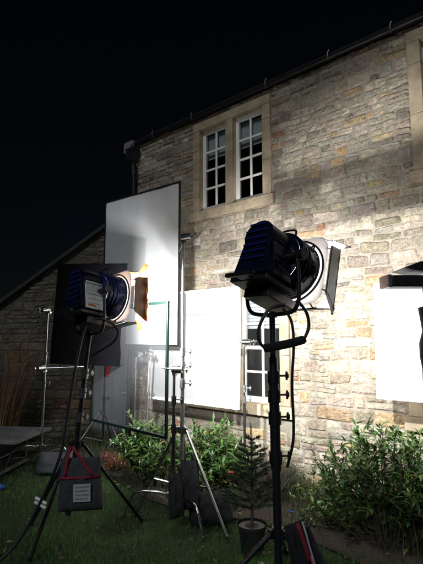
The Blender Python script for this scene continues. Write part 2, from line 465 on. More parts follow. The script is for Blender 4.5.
for k in range(5): mb.lohi((3.505 + k * .126, -.036, .03), (3.505 + k * .126 + .118, -.029, 1.33))
d_ = mb.build('door', M['door'], wing, bevel=.004)
mb = MB(); mb.tube([(4.06, -.06, .72), (4.06, -.03, .72)], .02, 10); mb.tube([(4.06, -.06, .72), (3.98, -.062, .72)], .008, 8)
mb.build('handle', M['steel'], d_)
mb = MB(); mb.lohi((3.3, -.42, 0), (4.3, -.05, .10)); mb.build('step', M['dressed'], wing, bevel=.01)

# ------------------------------------------------------------------ ground
def gz(x, y): return .022 * noise.noise(Vector((x * .7, y * .7, 0))) + .012 * noise.noise(Vector((x * 2.6, y * 2.6, 4)))
mb = MB(); NX, NY = 120, 120
def gp(u, v):
    x = -14 + 28 * u; y = -4 + 24 * v
    return (x, y, gz(x, y) - .012)
mb.sheet(gp, NX, NY)
gr = mb.build('ground', M['lawn']); tag(gr, kind='structure')
mb = MB()
mb.add([(-400, -400, -.25), (400, -400, -.25), (400, 400, -.25), (-400, 400, -.25)], [(0, 1, 2, 3)])
tag(mb.build('terrain', M['lawn']), kind='structure')
Fv, Nv = Vector((.757, -.6534, 0)), Vector((.6534, .757, 0)); C0 = Vector((-1.172, 6.877, 0))
def hp(s, out, z=0): p = C0 + Fv * s - Nv * out; return Vector((p.x, p.y, z))
mb = MB()
def bp(u, v):
    p = hp(-1.2 + 7 * u, .0 + v * (1.25 + .12 * math.sin(u * 17)))
    e = math.sin(math.pi * min(1, v)) * .03
    return (p.x, p.y, gz(p.x, p.y) + .004 + e * (1 if 0 < v < 1 else 0))
mb.sheet(bp, 60, 10)
tag(mb.build('flower_bed', M['soil']), kind='structure')

# ------------------------------------------------------------------ lamp heads (local +Y is the beam)
def lamp(label, top, az, down, body, flaps, power, silver=True, gels=False, roll=0, scat=.3, deep=.06, scale=1., frost=False, blend=.8):
    rm_ = Euler((R(-down), R(roll), R(-az))).to_matrix(); lv_ = rm_.transposed() @ Matrix.Rotation(R(-az), 3, 'Z'); piv = Vector((0, -.11, -.02))
    loc = Vector(top) + Vector((0, 0, .405)) * scale - rm_ @ piv * scale      # the spigot stands on the stand's tip
    t = thing('film_lamp', label, 'lamp', loc, (R(-down), R(roll), R(-az)), 'film lamps on stands'); t.scale = (scale,) * 3
    lvl = lambda p: piv + lv_ @ (Vector(p) - piv)
    # housing: round-topped casing
    prof = []
    for k in range(17):
        a_ = math.pi * k / 16; prof.append((.115 * math.cos(a_), .075 + .115 * math.sin(a_)))
    prof += [(-.104, .02), (-.118, -.03), (-.135, -.12), (-.158, -.215), (.158, -.215), (.135, -.12), (.118, -.03), (.104, .02)]
    h = MB(); h.prism(prof, -.27, -.075, smooth=True)
    h.prism([(p[0] * .9, p[1] * .9) for p in prof], -.29, -.27, s1=1.0, smooth=True)
    hs = h.build('housing', M[body], t, sharp=35, bevel=.006)
    v = MB()
    for k in range(6):
        z = .15 - k * .048; w = math.sqrt(max(.002, .105 ** 2 - max(0, z - .075) ** 2)) * 1.75
        v.box((0, -.298, z), (w, .014, .012), Matrix.Rotation(R(25), 3, 'X'))
    v.build('vent_slats', M['blue'], hs, bevel=.002)
    for s in (-1, 1):
        p = MB()
        rot = Matrix.Rotation(R(-11) * s, 3, 'Y')
        p.box((s * .138, -.165, -.085), (.012, .185, .245), rot)
        for k in range(3): p.box((s * (.140 + k * .008), -.165, -.06 - k * .045), (.012, .155, .010), rot)
        p.box((s * .117, -.165, .05), (.014, .17, .018))
        p.build('side_panel', M['silver' if silver else 'darkblue'], t, bevel=.003)
        if silver:
            q = MB(); q.box((s * .161, -.20, -.175), (.005, .075, .022), rot); q.build('warning_label', M['orangelabel'], t)
    b = MB()
    b.lohi((-.15, -.30, -.250), (.15, -.02, -.217)); b.lohi((-.05, -.36, -.248), (.05, -.30, -.228)); b.lohi((-.12, -.385, -.252), (.12, -.355, -.226))
    b.lohi((-.10, -.20, -.32), (.10, .13, -.252))
    b.build('base_tray', M['black'], t, bevel=.006)
    c = MB()
    c.ring(-.075, -.06, .13, .19, .0005, .0005); c.ring(-.0595, .14, .198, .208, .190, .198)
    for yy in (-.04, .0, .04): c.ring(yy, yy + .012, .212, .212, .19, .19)
    for k in range(10):
        a_ = 2 * math.pi * k / 10
        c.box((.209 * math.cos(a_), .085, .209 * math.sin(a_)), (.014, .05, .03), Matrix.Rotation(-a_, 3, 'Y'))
    c.build('lens_collar', M['collarblue' if silver else 'darkblue'], t)
    c = MB(); c.ring(.141, .152, .216, .216, .199, .199); c.ring(.149, .1565, .243, .243, .230, .230)
    for a_ in (80, 35, -20, 160, 215):
        a_ = R(a_); c.tube(curve([(.205 * math.cos(a_), .10, .205 * math.sin(a_)), (.228 * math.cos(a_), .09, .225 * math.sin(a_)), (.235 * math.cos(a_ + .1), .10, .235 * math.sin(a_ + .1)), (.205 * math.cos(a_ + .18), .11, .205 * math.sin(a_ + .18))], 5), .006, 6)
    c.build('lens_ring', M['black'], t)
    c = MB(); c.tube(curve([(-.07, .02, .205), (-.065, .02, .25), (0, .02, .262), (.065, .02, .25), (.07, .02, .205)], 5), .008, 8); c.build('carry_handle', M['black'], t)
    for k in range(9):
        a_ = 2 * math.pi * (k + .5) / 9; c = MB(); c.tube([(.205 * math.cos(a_), .118, .205 * math.sin(a_)), (.216 * math.cos(a_), .118, .216 * math.sin(a_))], .006, 6); c.build('bolt', M['steel'], t)
    for s in (-1, 1):
        for yy in (-.24, -.17, -.10): c = MB(); c.tube([(s * .112, yy, .02), (s * .124, yy, .02)], .007, 6); c.build('bolt', M['steel'], t)
    c = MB()
    c.add([(.196 * math.cos(2 * math.pi * k / 48), .135 + 0, .196 * math.sin(2 * math.pi * k / 48)) for k in range(48)] + [(0, .150, 0)],
          [(k, (k + 1) % 48, 48) for k in range(48)], 0, None, True)
    c.build('lens', M['lens'], t)
    # barn door plate: square ring with a round hole, then four hinged flaps
    bd = MB(); n = 64; hs_ = .25
    vs = []
    for y in (.158, .164):
        for k in range(n):
            a_ = 2 * math.pi * k / n; ca, sa = math.cos(a_), math.sin(a_); q = hs_ / max(abs(ca), abs(sa))
            q = min(q, .31)
            vs += [(.204 * ca, y, .204 * sa), (q * ca, y, q * sa)]
    fs = []
    for k in range(n):
        k2 = (k + 1) % n
        for o_ in (0, 2 * n): fs.append((o_ + 2 * k, o_ + 2 * k + 1, o_ + 2 * k2 + 1, o_ + 2 * k2))
        fs.append((2 * k + 1, 2 * k2 + 1, 2 * n + 2 * k2 + 1, 2 * n + 2 * k + 1)); fs.append((2 * k, 2 * n + 2 * k, 2 * n + 2 * k2, 2 * k2))
    bd.add(vs, fs)
    bo = bd.build('barn_door', M['doorplate'], t)
    for side, phi, ln, w0, w1, mt, off in flaps:
        # in-plane outward direction o, hinge direction hdir
        o_ = {'r': Vector((1, 0, 0)), 'l': Vector((-1, 0, 0)), 't': Vector((0, 0, 1)), 'b': Vector((0, 0, -1))}[side]
        hd = Vector((0, 0, 1)) if side in 'lr' else Vector((1, 0, 0))
        dr = o_ * math.sin(R(phi)) + Vector((0, 1, 0)) * math.cos(R(phi))
        nrm = hd.cross(dr).normalized()
        if nrm.dot(o_ * math.cos(R(phi)) - Vector((0, 1, 0)) * math.sin(R(phi))) < 0: nrm = -nrm   # outward (back) side
        base = o_ * (hs_ + .012) + Vector((0, .164 + off, 0))
        fm = MB()
        pts = [base - hd * w0 / 2, base + hd * w0 / 2, base + dr * ln * .25 + hd * (w0 * .35 + w1 * .15), base + dr * ln + hd * w1 / 2, base + dr * ln - hd * w1 / 2, base + dr * ln * .25 - hd * (w0 * .35 + w1 * .15)]
        e = .0025
        vs = [p + nrm * e for p in pts] + [p - nrm * e for p in pts]
        fm.add(vs, [(0, 1, 2, 3, 4, 5)], 0); fm.add(vs, [(11, 10, 9, 8, 7, 6)], 1)
        fm.add(vs, [(k, k + 6, (k + 1) % 6 + 6, (k + 1) % 6) for k in range(6)], 0)
        for sg in (-1, 1): fm.tube([o_ * (hs_ - .008) + Vector((0, .16, 0)) + hd * sg * w0 * .42, base + hd * sg * w0 * .42], .006, 6, 0)
        fm.tube([base - hd * w0 * .48, base + hd * w0 * .48], .008, 8, 0)
        fm.tube([base + dr * ln - hd * w1 * .5, base + dr * ln + hd * w1 * .5], .005, 6, 0)
        fo = fm.build('flap', [M[mt], M['inner']], t)
        if frost and side == 'r':
            gm = MB(); q1 = base + dr * ln * .96
            def g4(u, v_): return q1 + hd * (u - .5) * w1 * .98 + dr * (.040 * v_ + .006 * math.sin(u * 21)) + nrm * (.008 * math.sin(u * 17 + v_ * 3) - .02 * v_)
            gm.sheet(g4, 18, 4); gm.build('gel_sheet', M['geldim'], t)
        if gels and side == 'r':
            gm = MB()
            for k, (sg, hh) in enumerate(((1, .20), (-1, .19))):
                p0 = base + dr * ln * .55 + hd * sg * w1 * .33 - nrm * .008
                ww = dr * .05
                def gf(u, v_, p0=p0, ww=ww, sg=sg, hh=hh): return p0 + ww * (u * 2 - 1) * (1 - .3 * v_) + hd * sg * hh * v_ - nrm * .02 * math.sin(v_ * 5) + dr * .03 * v_ * sg
                gm.sheet(gf, 3, 6)
            q0 = base + dr * ln * .8
            def g2(u, v_): return q0 + hd * (u - .5) * w1 * 1.0 + dr * (.075 * v_ + .008 * math.sin(u * 21)) + nrm * (.02 + .012 * math.sin(u * 17 + v_ * 3) - .03 * v_)
            gm.sheet(g2, 16, 4)
            gm.build('gel_sheet', M['gel'], t)
            gm = MB(); r0 = Vector((0, .19, .235))
            def g3(u, v_): return r0 + Vector((-.20 + .40 * u, .10 * v_ + .012 * math.sin(u * 13), .012 * math.sin(u * 23 + v_ * 2) + .03 * v_))
            gm.sheet(g3, 16, 4); gm.build('gel_sheet', M['gel'], t)
    if frost:
        k = hs_ + .012; r_ = lambda f: math.sin(R(f)); c_ = lambda f: math.cos(R(f))
        A, B = Vector((k, .205, -.15)), Vector((k + r_(-14) * .2, .205 + c_(-14) * .2, -.215)); Cc, Dd = Vector((.19, .37, -k + .06)), Vector((.17, .205, -k - .005))
        gm = MB()
        def ff(u, v): return A.lerp(B, u).lerp(Dd.lerp(Cc, u), v) + Vector((.012, -.01, -.02)) * math.sin(math.pi * v) * (.6 + .5 * math.sin(u * 9))
        gm.sheet(ff, 10, 8); gm.build('frost_sheet', M['frost'], t)
    # stirrup and its spigot
    y = MB()
    y.tube(curve([(.205, -.11, -.02), (.215, -.11, -.2), (.20, -.11, -.335), (.12, -.11, -.385), (-.12, -.11, -.385), (-.20, -.11, -.335), (-.215, -.11, -.2), (-.205, -.11, -.02)], 6), .014, 10)
    y.v = [tuple(lvl(p)) for p in y.v]
    y.build('yoke', M['black'], t)
    for s in (-1, 1):
        y = MB(); y.tube([(s * .12, -.11, -.02), (s * .232, -.11, -.02)], .022, 14); y.tube([(s * .232, -.11, -.02), (s * .262, -.11, -.02)], .036, 10)
        y.tube([(s * .25, -.11, -.06), (s * .25, -.11, .05)], .009, 8)
        y.build('tilt_knob', M['black'], t, bevel=.002)
    y = MB(); y.tube([(0, -.11, -.37), (0, -.11, -.46)], .02, 12); y.tube([(0, -.11, -.385), (0, -.11, -.41)], .034, 12); y.v = [tuple(lvl(p)) for p in y.v]; y.build('spigot', M['black'], t)
    # the arc source just ahead of the lens
    for nm, en, yy, sz, bl, so_ in (('lamp_beam', power, deep, 165, blend, .016), ('lens_scatter', power * scat, .172, 172, .8, .075)):
        ld = bpy.data.lights.new(nm, 'SPOT'); ld.energy = en; ld.spot_size = R(sz); ld.spot_blend = bl; ld.shadow_soft_size = so_; ld.color = (.97, .98, 1)
        lo = bpy.data.objects.new(nm, ld); COL.objects.link(lo); lo.parent = t
        lo.location = (0, yy, 0); lo.rotation_euler = (R(90), 0, 0)
    return t

LAMP_R = lamp('large dark blue film lamp with open barn doors, silhouetted against the wall right of centre', (.375, 2.745, 1.675), 45, 17, 'darkblue',
     [('r', -14, .20, .36, .50, 'black', .02), ('l', 30, .20, .32, .44, 'black', .04), ('t', 4, .14, .44, .56, 'black', .10), ('b', -18, .19, .40, .44, 'black', .04)], 390, silver=False, scale=.94, scat=.2, frost=True, blend=.2, deep=.075)
LAMP_L = lamp('blue and silver film lamp with orange gels, in front of the black flag', (-.975, 3.565, 1.57), 40, 8, 'darkblue',
     [('r', -14, .20, .34, .46, 'heat', .04), ('l', 34, .20, .14, .14, 'black', .05), ('t', 0, .24, .38, .42, 'black', .12), ('b', -10, .17, .36, .38, 'black', .04)], 170, silver=True, gels=True, roll=-8, deep=.03, scat=2.7, scale=.86)

# ------------------------------------------------------------------ stands
def knob(mb_, p, d, r=.016, L=.05):
    p = Vector(p); d = Vector(d).normalized()
    mb_.tube([p, p + d * L], .006, 8); q = p + d * L
    u = Vector((0, 0, 1)) if abs(d.z) < .5 else Vector((1, 0, 0))
    mb_.tube([q - u * .026, q + u * .026], [.007, .007], 8); mb_.tube([q - d * .006, q + d * .010], r, 8)
def stand(name, label, base, top, hub, legs, segs, knobs, m='black', lm=None, group='light stands', lr=.013, lowspread=None, bent=False, knobside=(1, -.3, 0), km=None):
    """base: ground point under the pole, top: pole tip, hub: fraction up the pole where the legs fold out, legs: ground offsets"""
    t = thing(name, label, 'stand', base, (0, 0, 0), group)
    B = Vector((0, 0, .06)); T = Vector(top) - Vector(base)
    at = lambda f: B.lerp(T, f)
    lm = lm or m; km = km or m
    for a_, b_, r_ in segs:
        q = MB(); q.tube([at(a_), at(b_)], r_, 16); q.build('pole', M[m], t)
    H = at(hub)
    hm = MB(); ax = (T - B).normalized()
    hm.tube([H - ax * .03, H + ax * .03], .036, 14)
    for lx, ly in legs:
        d_ = Vector((lx, ly, 0)).normalized(); hm.box(H + d_ * .045, (.03, .03, .05), Matrix.Rotation(math.atan2(d_.y, d_.x), 3, 'Z'))
    hm.build('leg_hub', M[lm], t, bevel=.004)
    for lx, ly in legs:
        q = MB(); d_ = Vector((lx, ly, 0)); dn = d_.normalized(); L_ = d_.length
        if bent:
            q.tube(curve([H + dn * .03, H + dn * (L_ * .35) + Vector((0, 0, .025)), H + dn * (L_ * .74) + Vector((0, 0, .012)), dn * (L_ * .9) + Vector((0, 0, H.z * .55)), d_ + Vector((0, 0, .012))], 6), lr, 10)
        else:
            q.tube([H + dn * .05, d_ + Vector((0, 0, .012))], lr, 10)
            if lowspread:
                q.tube([at(lowspread) + dn * .02, (H + dn * .05).lerp(d_, .55)], lr * .7, 8)
        q.tube([d_ + Vector((0, 0, .03)), d_ + Vector((0, 0, .004))], lr * 1.35, 10)
        q.build('leg', M[lm], t)
    for f in knobs:
        c = MB(); p = at(f); r_ = max(s[2] for s in segs if s[0] <= f + .02) + .007
        c.tube([p - ax * .045, p + ax * .03], r_, 14)
        co = c.build('collar', M[km], t, bevel=.003)
        c = MB(); kd = Vector(knobside).normalized(); knob(c, p + kd * r_ * .8, kd); c.build('knob', M[km], co)
    return t
ST = [
 stand('light_stand', 'thick black stand carrying the dark blue lamp, three locking knobs', (.39, 2.75, 0), (.375, 2.745, 1.675), .235,
       [(-.62, -.28), (.50, -.45), (.15, .72)], [(.02, .50, .024), (.45, .78, .031), (.50, .86, .026), (.8, 1.0, .019)], (.5, .64, .72, .79), 'black', lr=.016, lowspread=.12, knobside=(1, .1, 0)),
 stand('light_stand', 'leaning black tripod stand carrying the blue and silver lamp, bag hung on its hub', (-1.10, 3.55, 0), (-.975, 3.565, 1.57), .46,
       [(-.18, -.20), (.50, .50), (-.42, .42)], [(.12, .6, .020), (.55, .82, .017), (.8, 1.0, .014)], (.6, .72, .82), 'darksteel', lr=.013, knobside=(1, -.6, 0), km='steel'),
 stand('light_stand', 'tall steel stand with clamp head beside the big white diffusion panel', (-.255, 4.05, 0), (-.265, 4.05, 2.50), .29,
       [(.38, -.34), (-.42, .08), (.02, .55)], [(.08, .56, .017), (.5, 1.0, .012)], (.52, .455, .57), 'steel', lm='chrome', lr=.013, lowspread=.1, knobside=(1, -.2, 0), km='steel'),
 stand('grip_stand', 'chrome grip stand with turtle legs holding the green framed scrim', (-.335, 4.05, 0), (-.335, 4.05, 1.27), .13,
       [(-.44, .05), (.27, -.36), (.18, .44)], [(.05, .7, .016), (.55, 1.0, .0125)], (.6, .8), 'darksteel', lm='chrome', bent=True, lr=.011, group='grip stands'),
 stand('grip_stand', 'thin chrome grip stand at the far left holding the black flag', (-2.05, 5.55, 0), (-2.03, 5.5, 1.90), .12,
       [(.40, -.1), (-.35, -.2), (0, .42)], [(.03, .55, .015), (.5, 1.0, .012)], (.53, .72), 'chrome', bent=True, lr=.011, group='grip stands'),
 stand('grip_stand', 'slim grey stand with a grip clamp in front of the lower window', (.365, 5.05, 0), (.365, 5.04, 1.52), .12,
       [(.3, -.2), (-.3, -.2), (0, .28)], [(.03, .6, .015), (.5, 1.0, .012)], (.66, .58), 'darksteel', bent=True, lr=.011, group='grip stands', km='steel'),
 stand('grip_stand', 'chrome stand left of its taller twin behind the green scrim', (-1.03, 6.05, 0), (-1.02, 6.05, 1.34), .12,
       [(.35, -.2), (-.36, -.12), (0, .3)], [(.03, .6, .017), (.5, 1.0, .013)], (.68,), 'chrome', bent=True, lr=.011, group='grip stands'),
 stand('grip_stand', 'slightly tilted chrome stand nearest the white board behind the green scrim', (-.83, 5.75, 0), (-.775, 5.75, 1.36), .12,
       [(.3, -.2), (-.36, -.12), (0, .2)], [(.03, .6, .014), (.5, 1.0, .011)], (.62,), 'steel', bent=True, lr=.010, group='grip stands'),
 stand('light_stand', 'small tripod stand with red cloth by the grey door', (-1.50, 6.35, 0), (-1.50, 6.35, 1.25), .42,
       [(.42, -.4), (-.4, -.2), (.05, .35)], [(.1, .6, .015), (.5, 1.0, .012)], (.58,), 'darksteel', lm='steel', lr=.012, lowspread=.1),
]
def grip_head(label, p, d=(1, 0, 0), arm=None, m='chrome'):
    t = thing('grip_clamp', label, 'clamp', p, (0, 0, 0), 'grip heads on the stands')
    q = MB(); dv = Vector(d).normalized(); sd = dv.cross(Vector((0, 0, 1))).normalized()
    q.tube([Vector((0, 0, -.05)), Vector((0, 0, .02))], .02, 12)
    q.tube([-dv * .015, dv * .05], .035, 16)
    q.tube([dv * .052, dv * .08], .033, 16)
    q.build('body', M[m], t, bevel=.003)
    k = MB(); knob(k, dv * .08, dv, .02, .04); k.build('knob', M[m], t)
    k = MB(); knob(k, Vector((0, 0, -.03)) - sd * .02, -sd, .014, .03); k.build('knob', M[m], t)
    if arm:
        a_ = MB(); a_.tube([Vector(arm[0]), Vector(arm[1])], .008, 10); a_.build('arm', M[m], t)
    return t
grip_head('black grip head clamping the white diffusion panel to its tall stand', (-.262, 4.04, 2.50), (1, -.35, .05), ((0.03, 0.0, .01), (-.14, 1.40, .15)), 'darksteel')
grip_head('steel grip head on the stand holding the green frame', (-.335, 4.05, 1.29), (1, -.3, 0), ((.02, .02, 0), (-.12, .06, .01)))
grip_head('chrome grip head topping the thin stand by the black flag', (-2.03, 5.5, 1.92), (-.6, -.8, 0), ((-.03, -.02, 0), (.40, -.78, .1)))
grip_head('chrome grip head with low arm halfway up the far left stand', (-2.04, 5.46, 1.215), (-.5, -.8, 0), ((-.02, -.02, 0), (.52, -.02, .02)))
grip_head('steel grip head against the lower window, beside the white board', (.365, 5.04, 1.53), (1, -.5, 0), ((-.06, 0, .01), (.14, -.04, .01)))
grip_head('chrome grip head on the stand left of its taller twin', (-1.02, 6.05, 1.36), (.7, -.7, .1))
grip_head('steel grip head on the tilted stand next to the white board', (-.775, 5.75, 1.38), (-.5, -.8, .2))
mb = MB()
def cf(u, v): return (-1.475 + .06 * u + .01 * math.sin(v * 6), 6.30 - .012 * math.sin(u * 5), 1.30 - .26 * v)
mb.sheet(cf, 4, 8)
tag(mb.build('cloth', M['redtape'], thick=.004), 'small red cloth hanging on the tripod by the grey door', 'cloth')

# ------------------------------------------------------------------ panels, flags, scrims
def framed(name, label, cat, corners, r, fm, sm, sag=0, lip=0, square=True, group=None, inset=True):
    """corners TL TR BR BL in world space; tube frame and a cloth within it"""
    c = sum((Vector(p) for p in corners), Vector()) / 4
    base = Vector((c.x, c.y, min(p[2] for p in corners)))
    t = thing(name, label, cat, base, (0, 0, 0), group)
    P4 = [Vector(p) - base for p in corners]
    nr = (P4[1] - P4[0]).cross(P4[3] - P4[0]).normalized()
    q = MB()
    for i in range(4):
        a_, b_ = P4[i], P4[(i + 1) % 4]; d_ = (b_ - a_).normalized()
        if square:
            mid = (a_ + b_) / 2; x = d_; z = nr; y = z.cross(x)
            ext = r if i % 2 == 0 else -r
            q.box(mid, ((b_ - a_).length + 2 * ext, 2 * r, 2 * r), Matrix((x, y, z)).transposed())
        else: q.tube([a_ - d_ * r * .7, b_ + d_ * r * .7], r, 10)
    q.build('frame', M[fm], t, bevel=.002 if square else 0)
    s = MB()
    k = Vector((0, 0, 0))
    def sf(u, v):
        p = P4[0].lerp(P4[1], u).lerp(P4[3].lerp(P4[2], u), v)
        return p + nr * (lip + sag * math.sin(math.pi * u) * math.sin(math.pi * v) + .0015 * noise.noise(Vector((u * 7, v * 9, 2))) * (8 if sag else 1) + .004 * noise.noise(Vector((u * 2.3 + v * 3.1, v * 1.7, len(name)))))
    s.sheet(sf, 20, 24); s.build('fabric', M[sm], t)
    return t
PANEL = [(-1.581, 6.451, 3.60), (-.402, 5.433, 3.55), (-.402, 5.433, 1.486), (-1.581, 6.451, 1.486)]
framed('diffusion_panel', 'tall white diffusion panel in a thin black frame, half blown out by lamp light', 'diffusion panel',
       PANEL, .011, 'black', 'diffusion', sag=.012)
framed('black_flag', 'black cloth flag hanging behind the blue and silver lamp', 'flag',
       [(-1.645, 4.72, 2.36), (-.90, 4.63, 2.35), (-.90, 4.63, 1.29), (-1.69, 4.72, 1.315)], .008, 'flag', 'flag', sag=.01)
framed('scrim_frame', 'square green framed clear scrim standing before the shrubs', 'scrim',
       [(-1.31, 5.0, 1.90), (-.405, 4.10, 1.90), (-.405, 4.10, .69), (-1.31, 5.0, .69)], .012, 'green', 'scrim', square=True)
def board(label, s0, s1, z0, z1, out, lean=0.):
    framed('white_board', label, 'board', [hp(s0, out, z1), hp(s1, out, z1), hp(s1, out + .05, z0), hp(s0, out + .05, z0)], .016, 'white', 'board', group='white boards covering lower windows')
board('white framed board covering the left half of the lower window', .80, 2.29, .80, 2.16, .36)
board('white board glaring under the right hand lamp arm at the picture edge', 3.87, 5.2, 1.05, 2.06, .36)

# ------------------------------------------------------------------ right edge: third lamp head seen from behind, only its snoot in view
t = thing('film_lamp', 'black lamp head with boxy snoot poking in at the right edge', 'lamp', (1.40, 2.5, 1.90), (0, 0, 0), 'film lamps on stands')
q = MB(); q.prism([(-.10, -.045), (.3, -.06), (.3, .06), (-.10, .04)], -.1, .14); q.build('housing', M['black'], t, bevel=.01)
q = MB(); q.lohi((-.40, -.07, -.055), (-.10, .05, .01)); q.build('snoot', M['black'], t, bevel=.008)
q = MB(); q.lohi((-.425, -.075, -.058), (-.401, .055, .013)); q.build('snoot_rim', M['steel'], t, bevel=.004)
q = MB()
q.prism([(-.33, .05), (-.24, .085), (-.18, .09), (-.12, .125), (.1, .14), (.1, .03), (-.10, .042), (-.2, .03), (-.27, .035)], -.08, .1); q.build('hood', M['black'], t, bevel=.006)
q = MB(); q.tube([(-.19, 0, -.05), (-.19, 0, -.12), (-.1, 0, -.16), (.1, 0, -.16), (.2, 0, -.1), (.2, 0, -.05)], .012, 8); q.build('yoke', M['black'], t)
mb = MB()
pts = []
for k in range(26):
    z = 1.735 - k * .068; pts.append((1.205 + .006 * math.sin(k * 1.1), 2.5 + .008 * math.cos(k * 2.3), z))
mb.tube(pts, [.034 + .006 * math.sin(k * 2.2) + .003 * math.sin(k * 5) for k in range(26)], 12)
tag(mb.build('cable_bundle', M['rubber']), 'lumpy black cable bundle hanging down at the right edge', 'cable')
stand('light_stand', 'black stand at the right edge under the snooted lamp', (1.42, 2.5, 0), (1.40, 2.5, 1.74), .4, [(.5, -.3), (.45, .5), (-.2, -.6)], [(.05, .6, .022), (.5, 1.0, .017)], (.62,), 'black')

# ------------------------------------------------------------------ cables, bags
def cable(label, pts, r=.011, foam=None):
    q = MB(); q.tube(curve(pts, 8), r, 8)
    o = q.build('power_cable', M['rubber']); return tag(o, label, 'cable', 'power cables')
cable('black cable dropping from the blue and silver lamp and curving over the lawn', [(-.98, 3.50, 1.72), (-1.03, 3.44, 1.40), (-1.07, 3.40, 1.0), (-1.10, 3.36, .72), (-1.22, 3.32, .40), (-1.36, 3.25, .14), (-1.55, 3.15, .03), (-1.9, 3.0, .02), (-2.4, 2.9, .015)])
cable('cable loop under the blue and silver lamp', [(-.90, 3.45, 1.72), (-.80, 3.42, 1.70), (-.72, 3.42, 1.63), (-.74, 3.42, 1.55), (-.84, 3.44, 1.48), (-.93, 3.48, 1.43)], .010)
lp = thing('power_cable', 'looped cable with a thick foam sleeve hanging from the dark blue lamp', 'cable', (.40, 2.66, 1.6), (0, 0, 0), 'power cables')
q = MB(); q.tube(curve([(.04, -.02, .16), (-.06, -.03, .13), (-.12, -.03, .02), (-.115, -.03, -.06), (-.08, -.03, -.10)], 8), .010, 8)
q.tube(curve([(.15, -.03, -.035), (.175, -.03, .03), (.165, -.03, .11), (.12, -.02, .18)], 8), .010, 8)
q.tube(curve([(.03, -.01, .14), (.075, -.02, .06), (.085, -.02, -.08), (.07, -.02, -.3), (.075, 0, -.6), (.04, .03, -.78)], 8), .0085, 8)
q.build('cord', M['rubber'], lp)
q = MB(); q.tube(curve([(-.095, -.03, -.098), (-.04, -.03, -.088), (.06, -.03, -.068), (.155, -.03, -.042)], 6), [.016] + [.026] * 17 + [.016], 12); q.build('sleeve', M['foam'], lp)

def pillow(mb_, c, w, h, d, rz=0, tilt=0, flop=0, m=0, seed=0, nu=22, nv=22, lean=0):
    Mx = Matrix.Rotation(rz, 3, 'Z') @ Matrix.Rotation(tilt, 3, 'Y') @ Matrix.Rotation(lean, 3, 'X')
    for sg in (-1, 1):
        def f(u, v, sg=sg):
            x, z = (u - .5), (v - .5)
            e = max(0., (1 - (2 * abs(x)) ** 3.2)) ** .5 * max(0., (1 - (2 * abs(z)) ** 3.2)) ** .5
            k = 1 + .9 * (0.5 - v)
            y = sg * d / 2 * e * k + .022 * noise.noise(Vector((u * 4 + seed, v * 4, sg))) * e + .011 * noise.noise(Vector((u * 11 + seed, v * 9, sg))) * e
            return Vector(c) + Mx @ Vector((x * w * (1 - .12 * (v - .5)), y, z * h))
        mb_.sheet(f, nu, nv, m)
# tote weight bag on the left tripod
bg = thing('weight_bag', 'dark grey canvas bag with red straps and white patch, hung on the leaning tripod', 'bag', (-.945, 3.385, .33), (0, R(-2), R(4)), 'weight bags on the stands')
q = MB(); pillow(q, (0, 0, .185), .30, .37, .11, seed=1.7); q.build('body', M['bag'], bg)
q = MB()
def band(p0, p1, w, out): 
    a_, b_ = Vector(p0), Vector(p1); d_ = (b_ - a_).normalized(); sd = Vector((0, -1, 0)).cross(d_).normalized() * w / 2
    nseg = 6
    vs = []
    for k in range(nseg + 1):
        p = a_.lerp(b_, k / nseg); p.y -= out * math.sin(math.pi * k / nseg) + .003 * math.sin(k * 2.1)
        vs += [p - sd, p + sd]
    q.add(vs, [(2 * k, 2 * k + 2, 2 * k + 3, 2 * k + 1) for k in range(nseg)], 0, None, True)
band((-.145, -.035, .243), (.145, -.035, .243), .018, .025)
band((-.105, -.045, .25), (-.075, -.02, .45), .02, .0); band((-.055, -.02, .455), (.095, -.052, .25), .022, .0)
q.build('strap', M['strap'], bg, thick=.003)
q = MB(); q.add([(-.035, -.073, .085), (.085, -.073, .085), (.085, -.0735, .205), (-.035, -.0735, .205)], [(0, 1, 2, 3)])
lb = q.build('patch', M['label'], bg, thick=.003)
q = MB(); r2 = random.Random(3)
for k in range(4):
    x = -.02
    while x < .06:
        w = r2.uniform(.006, .02); q.box((x + w / 2, -.0765, .185 - k * .026), (w, .001, r2.uniform(.006, .012))); x += w + .004
q.build('print', M['ink'], lb)
# other bags
def bag(label, loc, w, h, d, rz, tilt, mt='blackbag', strap=None, seed=0, lean=0):
    t_ = thing('weight_bag', label, 'bag', loc, (0, 0, 0), 'weight bags on the stands')
    q_ = MB(); pillow(q_, (0, 0, h / 2), w, h, d, rz, tilt, seed=seed, lean=lean); q_.build('body', M[mt], t_)
    q_ = MB(); c_, s_ = math.cos(rz), math.sin(rz)
    q_.tube(curve([(-w * .3 * c_, -w * .3 * s_, h * .93), (-w * .1 * c_, -w * .1 * s_, h * 1.12), (w * .12 * c_, w * .12 * s_, h * 1.12), (w * .3 * c_, w * .3 * s_, h * .93)], 5), .009, 6)
    q_.build('strap', M[strap or mt], t_)
    return t_
bag('upright black weight bag slung on the tall steel stand', (-.19, 3.93, .14), .17, .40, .10, R(10), R(2), seed=3)
bag('narrow black weight bag hanging left of the tall steel stand', (-.295, 3.86, .10), .12, .36, .11, R(30), R(-3), seed=5)
bag('slumped black weight bag on the grass at the foot of the tall steel stand', (-.02, 4.0, 0), .36, .27, .17, R(-8), R(-10), seed=8)
bag('long slumped dark bag lying at the base of the far left stand', (-1.80, 5.45, 0), .50, .24, .22, R(5), R(3), 'bag', seed=11)
